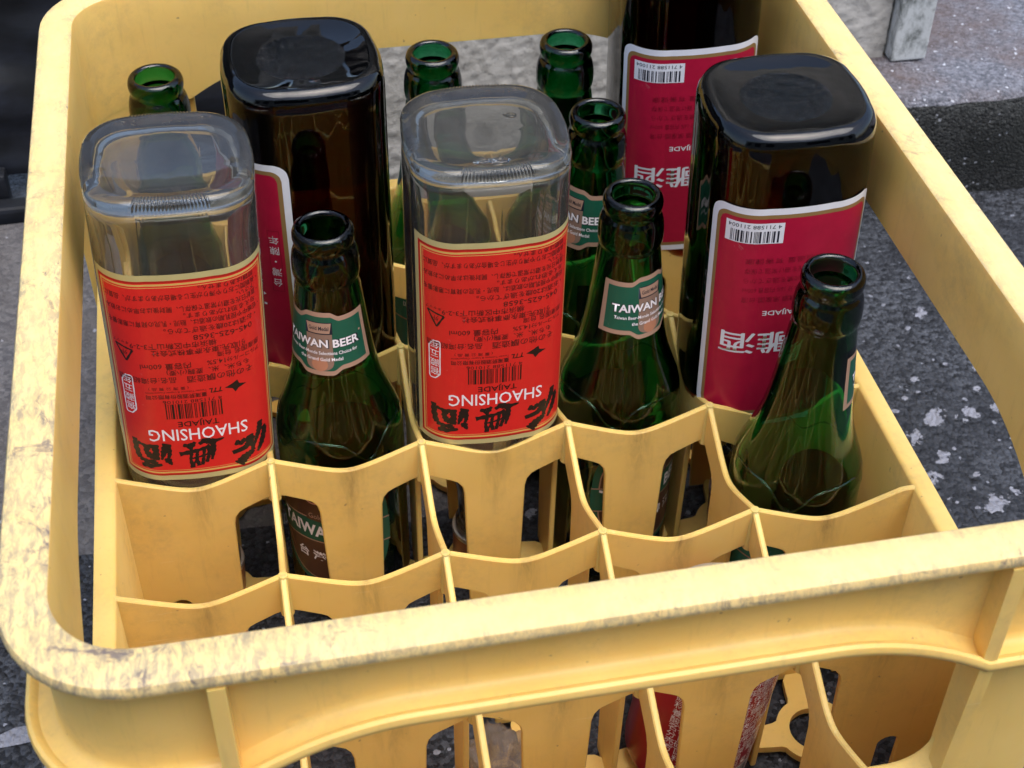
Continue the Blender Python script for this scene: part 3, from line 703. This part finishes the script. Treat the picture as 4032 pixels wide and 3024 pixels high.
def crimson_label(parent, a, rc, s0):
    Wd = Wrap(wrapper(a, rc, 15.3, s0), .3); HL = 11.8; T_ = .65; XL, XR = -4.0, 4.0
    round_strip(Wd, XL, XR, -HL, T_, .75, P_LAB, 0); round_strip(Wd, XL + .33, XR - .33, -HL + .33, T_ - .33, .55, P_DGOLD, .006); round_strip(Wd, XL + .53, XR - .53, -HL + .53, T_ - .53, .4, P_CRIM, .012)
    o = .02
    for k, (dx, dy) in enumerate(((0, 0), (.025, .01), (-.025, -.01))): Wd.text('花雕酒', .3 + dx, -4.7 + dy, 1.38, P_LAB, o + k * .0015, width=5.2)
    Wd.text('TAIJADE', .2, -6.1, .38, P_LAB, o, width=1.75, bold=.01)
    Wd.rect(.55, -11.05, 3.15, -9.95, P_LAB, o); Wd.barcode(.75, -10.62, 2.2, .62, P_NAVY, o + .006, 11)
    Wd.text('4 711588 211004', 1.85, -10.95, .28, P_NAVY, o + .006, width=2.35)
    for k, body in enumerate(('品名:花雕酒 原産国:台湾', 'アルコール分 16% 内容量 600ml', 'お酒は20歳を過ぎてから', '直射日光を避け常温で保存', '飲酒過量 有害健康')):
        Wd.text(body, .3, -6.9 - k * .55, .34, P_CRIMD, o, width=3.6)
    for k, ch in enumerate('台灣・陳年'): Wd.text(ch, -3.02, -8.0 + 0 - k * .62 + 2.6, .5, P_LAB, o)
    for p in (((-3.3, -4.7), (-2.75, -4.7)), ((-2.75, -4.7), (-2.75, -8.2)), ((-2.75, -8.2), (-3.3, -8.2)), ((-3.3, -8.2), (-3.3, -4.7))): Wd.stroke(p, (.03, .03), P_CRIMD, o)
    return Wd.mb.build('front_label', parent, smooth=True, fix=False)
def inv_rot(rz=0.0, tx=0.0, ty=0.0):
    return Matrix.Rotation(tx, 3, 'X') @ Matrix.Rotation(ty, 3, 'Y') @ Matrix.Rotation(rz, 3, 'Z') @ Matrix.Rotation(math.pi, 3, 'Y')
def drop(parent, x, y, rx, ry, z=0.55, h=.12, seed=0):
    b = MB(); n = 24; loops = []
    for q, zz in ((1.0, 0.0), (.97, -.4), (.82, -.75), (.5, -.95), (.05, -1.0)):
        loops.append([(x + rx * q * (1 + .18 * math.sin(2 * a + seed) + .1 * math.sin(5 * a + seed)) * math.cos(a), y + ry * q * (1 + .15 * math.cos(3 * a + seed)) * math.sin(a), z - HW + zz * h) for a in [k / n * 2 * math.pi for k in range(n)]])
    b.loft(loops, M_WATER); b.build('water_drop', parent)
GW = 'square wine bottles standing upside down in the crate'
# clear bottles with red labels
w1 = empty('wine_bottle', (3.35, 24.6, .9), inv_rot(R(1), R(0), R(2.3)))
tag(w1, 'clear square bottle with red label upside down in the cell nearest the left wall', 'wine bottle', GW)
wine_glass(w1, 3.42, 2.0, M_CLEAR, True); wine_cap(w1); red_label(w1, 3.42, 2.0)
w2 = copy_tree(w1); mm = inv_rot(R(-1), R(.3), R(.4)).to_4x4(); mm.translation = Vector((17.45, 24.5, .95)) * S; w2.matrix_world = mm
w2['label'] = 'clear square bottle with red label upside down between two green bottles in the middle column'
# brown bottles with crimson labels
def brown(loc, rot, s0, label, a=3.55):
    r_ = empty('wine_bottle', loc, rot); tag(r_, label, 'wine bottle', GW)
    wine_glass(r_, a, 2.15, M_BROWN, False); wine_cap(r_); crimson_label(r_, a, 2.15, s0); return r_
bL = brown((10.45, 31.5, 1.1), inv_rot(R(2), R(0), R(.2)), 5.3, 'dark brown square bottle upside down on the left with its crimson label turned sideways')
bR = brown((31.75, 24.5, 1.1), inv_rot(R(-2), R(0), R(-1.6)), 0.15, 'dark brown square bottle with crimson label upside down behind the foremost green bottle', 3.6)
bT = brown((31.3, 38.4, 1.1), inv_rot(R(-3), R(0), R(-1.6)), 0.15, 'rearmost dark brown square bottle, upside down in the back right corner of the crate', 3.6)
for q_ in ((.75, -1.5, .55, .42, .50, .1), (-.35, -2.05, .4, .28, .30, .1), (-.55, .3, 1.0, .8, .60, .05)): drop(bL, q_[0], q_[1], q_[2], q_[3], q_[4], q_[5], q_[0] * 7)
for q_ in ((-.2, -2.6, .5, .22, .08, .1), (.5, -2.55, .35, .2, .1, .1), (-1.3, 1.2, .3, .22, .5, .08)): drop(w2, q_[0], q_[1], q_[2], q_[3], q_[4], q_[5], q_[0] * 5)

# ------------------------------------------------------------------ green beer bottles
BP = [(0.35, .05), (.33, 1.0), (.2, 1.9), (.05, 2.4), (0, 2.6), (.08, 2.8), (.3, 2.98), (.8, 3.06), (1.5, 3.08), (6, 3.08), (10.5, 3.08)] + [(10.5 + i * .06, None) for i in range(1, 43)] + \
     [(13.3, 2.58), (13.7, 2.45), (14.2, 2.28), (14.8, 2.12), (15.5, 1.98), (16.2, 1.88), (17, 1.78), (18, 1.67), (19, 1.57), (19.8, 1.49), (20.3, 1.42), (20.42, 1.41), (20.5, 1.46), (20.62, 1.50), (20.9, 1.52), (21.3, 1.51), (21.7, 1.45), (21.95, 1.36), (22.03, 1.29), (22.1, 1.27), (22.18, 1.28), (22.3, 1.34), (22.5, 1.38), (22.72, 1.37), (22.9, 1.30), (23.0, 1.18), (23.0, 1.06), (22.92, .97), (22.7, .93)]
BI = [(21, .93), (20, 1.05), (18, 1.36), (16.2, 1.58), (15, 1.78), (14.2, 1.98), (13.3, 2.28), (12.6, 2.55), (12, 2.72), (11, 2.80), (6, 2.80), (1.6, 2.78), (1.1, 2.65), (.85, 2.2), (.8, 1.2), (.82, .05)]
KN = [(10.5, 3.08), (11.2, 3.07), (11.8, 3.03), (12.3, 2.93), (12.7, 2.80), (13.0, 2.69), (13.3, 2.58)]
def interp(T, z):
    for (z0, r0), (z1, r1) in zip(T, T[1:]):
        if z0 <= z <= z1: return r0 + (r1 - r0) * (z - z0) / (z1 - z0)
    return T[-1][1]
def beer_r(z):
    return interp([(0.3, 2.98), (.8, 3.06), (1.5, 3.08)] + KN + [p for p in BP if p[1] and p[0] > 13.3 and p[0] < 22], z)
def beer_glass(parent):
    b = MB(); n = 192; loops = []
    for z, r_ in BP:
        lp = []
        for k in range(n):
            a = k / n * 2 * math.pi; rr = r_
            if r_ is None:
                rr = interp(KN, z)
            lp.append((rr * math.cos(a), rr * math.sin(a), z))
        loops.append(lp)
    for z, r_ in BI: loops.append([(r_ * math.cos(k / n * 2 * math.pi), r_ * math.sin(k / n * 2 * math.pi), z) for k in range(n)])
    b.loft(loops, M_GREEN); o = b.build('bottle_glass', parent)
    e = MB(); lp = []; m_ = 240                     # raised scalloped line moulded round the shoulder
    def at_a(k):
        a = k / m_ * 2 * math.pi; u = (a / (2 * math.pi) * 4) % 1
        z = 12.45 - 1.15 * math.exp(-((u - .5) / .17) ** 2); q = interp(KN, z) - .008
        return Vector((q * math.cos(a), q * math.sin(a), z))
    for k in range(m_):
        p = at_a(k); tg = (at_a(k + 1) - at_a(k - 1)).normalized(); n1 = Vector((p.x, p.y, .6)).normalized(); n2 = tg.cross(n1).normalized()
        lp.append([tuple(p + n1 * .034 * math.cos(q / 8 * 2 * math.pi) + n2 * .055 * math.sin(q / 8 * 2 * math.pi)) for q in range(8)])
    e.loft(lp, M_GREEN, closed=True); e.build('moulded_line', o)
    return o
def beer_fn(rref):
    def fn(x, y, off):
        r_ = beer_r(y) + .012 + off; a = -math.pi / 2 + x / rref
        return (r_ * math.cos(a), r_ * math.sin(a), y)
    return fn
def beer_labels(parent):
    Wd = Wrap(beer_fn(1.73), .11); XH = 2.45
    def bmp(x): return .24 * sstep(1.05, .55, abs(x))
    def sh_(m_, mt, off): Wd.strip(-XH + m_, XH - m_, lambda x: 16.25 + m_ - bmp(x) * 1.2, lambda x: 19.1 - m_ + bmp(x), mt, off, .08)
    sh_(0, P_TAN, 0); sh_(.24, P_GRN, .006)
    Wd.strip(-.62, .62, lambda x: 16.6 - .4 * math.sqrt(max(0, 1 - (x / .62) ** 2)), lambda x: 18.5, P_TAN2, .011, .06)
    Wd.disc(0, 16.55, .36, P_PEACH, .014)
    Wd.rect(-.66, 18.18, .66, 18.82, P_NAVY, .013); Wd.poly([(-.62, 18.78), (.62, 18.78), (.52, 18.24), (-.52, 18.24)], P_TAN, .017)
    Wd.text('Gold Medal', 0, 18.4, .30, P_NAVY, .021, width=.98, bold=.015)
    Wd.text('TAIWAN BEER', .03, 17.48, .62, P_NAVY, .019, width=3.95, bold=.05)
    Wd.text('TAIWAN BEER', 0, 17.5, .58, P_WHITE, .024, width=3.8, bold=.028)
    Wd.text('Taiwan Beer-Monde Selections Choice for', 0, 17.1, .25, P_WHITE, .022, width=3.5, bold=.012); Wd.text('the Grand Gold Medal', .05, 16.76, .25, P_WHITE, .022, width=1.95, bold=.012)
    Wd.disc(2.02, 18.02, .06, P_TAN, .02)
    Wd.mb.build('neck_label', parent, smooth=True, fix=False)
    Wd = Wrap(beer_fn(3.08), .2); XB = 3.3
    def oval(m_, mt, off, x0=XB, zc=6.4, zh=3.9):
        q = x0 - m_; Wd.strip(-q, q, lambda x: zc - (zh - m_) * max(0, 1 - abs(x / q) ** 2.8) ** .4, lambda x: zc + (zh - m_) * max(0, 1 - abs(x / q) ** 2.8) ** .4, mt, off, .1)
    oval(0, P_GRN, 0); oval(.35, P_TAN, .005); oval(.42, P_LBROWN, .009)
    Wd.strip(-3.3, 3.3, lambda x: 5.55 + .05 * x * x * -1 + .2, lambda x: 7.45 - .05 * x * x, P_TAN, .013); Wd.strip(-3.3, 3.3, lambda x: 5.83 - .05 * x * x, lambda x: 7.37 - .05 * x * x, P_GRN, .017)
    Wd.text('TAIWAN BEER', 0, 6.15, 1.1, P_WHITE, .024, width=5.7, bold=.03)
    Wd.rect(-1.05, 7.25, 1.05, 8.0, P_LBROWN, .02); Wd.text('Gold Medal', 0, 7.42, .48, P_TAN, .026, width=1.8)
    for x in (-.62, .62): Wd.disc(x, 9.0, .6, P_PINK, .015, .5); Wd.disc(x, 9.0, .38, P_PINK, .015, .3); Wd.disc(x, 9.0, .16, P_PINK, .015)
    Wd.text('台 灣 啤 酒', 0, 4.4, .72, P_WHITE, .018, width=3.6, bold=.02)
    for sx in (-1, 1): Wd.stroke([(sx * 2.6, 5.2), (sx * 2.2, 4.4)], (.1, .03), P_PEACH, .018); Wd.stroke([(sx * 2.5, 8.4), (sx * 1.9, 8.9)], (.1, .2), P_PEACH, .018)
    Wd.text('Taiwan Beer', 0, 2.75, .3, P_TAN, .012, width=1.8)
    Wd.mb.build('body_label', parent, smooth=True, fix=False)
    f0 = beer_fn(3.08); Wd = Wrap(lambda x, y, off: f0(x + 3.08 * math.pi, y, off), .2)
    Wd.rect(-2.6, 3, 2.6, 10, P_TEAL, 0)
    for z in (4.6, 7.4): Wd.rect(-2.6, z, 2.6, z + .08, P_TAN, .006)
    Wd.text('啤酒 330ml', 0, 8.3, .5, P_WHITE, .006, width=3); Wd.barcode(-2.3, 3.3, 1.8, .9, P_WHITE, .006, 4)
    Wd.mb.build('back_label', parent, smooth=True, fix=False)
GB = 'green bottles standing in the crate'
def mk_beer():
    r_ = empty('beer_bottle'); beer_glass(r_); beer_labels(r_); return r_
beers = [((10.5, 24.5), -24, 0, 0, 'green bottle standing between the two clear bottles with red labels'),
         ((24.45, 24.5), 26, 0, 0, 'green bottle between the middle clear bottle and the front brown bottle'),
         ((31.35, 17.5), 109, 0, 0, 'foremost green bottle, at the right, its neck label turned to the side'),
         ((24.5, 31.5), -52, 0, 0, 'green bottle half hidden between the middle clear bottle and the bottle in front of it'),
         ((24.5, 38.5), 120, 0, 0, 'green bottle against the back wall beside the rearmost brown bottle'),
         ((17.5, 38.5), 160, 0, 0, 'green bottle whose neck shows behind the middle clear bottle'),
         ((3.6, 38.5), 205, 0, 0, 'green bottle in the back left corner behind the left clear bottle')]
b0 = None
for (x, y), rz, tx, ty, lab in beers:
    if b0 is None: b0 = mk_beer(); o = b0
    else: o = copy_tree(b0)
    o.location = (x * S, y * S, .5 * S); o.rotation_euler = (R(tx), R(ty), R(rz)); tag(o, lab, 'beer bottle', GB)

# ------------------------------------------------------------------ red printed can and crumpled bag low down in front cells
P_CAN = paper('red_can_paint', (0.36, 0.010, 0.022), .1, .3, .5); M_ALU = flat('aluminium', (.6, .58, .56), .3, .95)
can = empty('drinks_can', (24.85, 10.5, .5), Matrix.Rotation(R(6), 3, 'Y'))
tag(can, 'red can with white printed panels low in the cell behind the front window', 'can')
b = MB(); n = 64
def rg(r_, z): return [(r_ * math.cos(k / n * 2 * math.pi), r_ * math.sin(k / n * 2 * math.pi), z) for k in range(n)]
b.loft([rg(r_, z) for r_, z in ((.1, .3), (2.2, .3), (2.4, 0), (2.6, .1), (2.95, .6), (3.0, .9), (3.0, 9.3), (2.9, 9.8), (2.6, 10.2))], P_CAN); b.build('can_body', can)
b = MB(); b.loft([rg(r_, z) for r_, z in ((2.58, 10.2), (2.7, 10.3), (2.7, 10.45), (2.55, 10.45), (2.45, 10.2), (.1, 10.2))], M_ALU); b.build('can_lid', can, sharp=40)
def can_fn(x, y, off):
    a = -math.pi / 2 + x / 3.0; return ((3.006 + off) * math.cos(a), (3.006 + off) * math.sin(a), y)
Wd = Wrap(can_fn, .2); rr = random.Random(9)
for row in range(14):
    y = 8.9 - row * .5
    x = -2.6
    while x < 2.5:
        w_ = rr.choice((.34, .42, .5))
        if rr.random() < .9: Wd.text(rr.choice('栄養成分表示名称原材料砂糖果汁酸味料香料内容量賞味期限保存方法製造者国販売'), x, y, .5, P_WHITE, 0, 'LEFT')
        x += w_ + .06
    if row % 3 == 1: Wd.rect(-2.6, y - .12, 2.5, y - .09, P_WHITE, .001)
Wd.rect(.9, 1.2, 2.5, 2.2, P_LAB, .002); Wd.barcode(1.0, 1.3, 1.4, .8, P_NAVY, .006, 3)
Wd.mb.build('can_print', can, fix=False)
mt, t, bs = new_mat('clear_film'); bs.inputs['Transmission Weight'].default_value = .9; bs.inputs['Roughness'].default_value = .12; bs.inputs['IOR'].default_value = 1.35; bs.inputs['Base Color'].default_value = (.78, .72, .68, 1)
v = coords(t); bump(t, bs, noise_(t, v, 2.2, 5, .7, .6), .8, .003)
bm = bmesh.new(); bmesh.ops.create_icosphere(bm, subdivisions=5, radius=1)
for v_ in bm.verts:
    d = v_.co.copy(); q = 1 + .55 * noise.noise(d * 2.1 + Vector((3, 1, 0))) - .35 * abs(noise.noise(d * 4.5)) - .15 * abs(noise.noise(d * 10))
    v_.co = Vector((d.x * 1.95 * q, d.y * 2.3 * q, max(-.95, d.z * 1.5 * q)))
bm.verts.index_update(); b = MB(); b.add([(15.95 + v_.co.x * .8, 10.4 + v_.co.y, 1.55 + v_.co.z) for v_ in bm.verts], [[q.index for q in f.verts] for f in bm.faces], mt); bm.free()
tag(b.build('plastic_bag'), 'crumpled clear plastic bag on the floor of a front cell', 'bag')
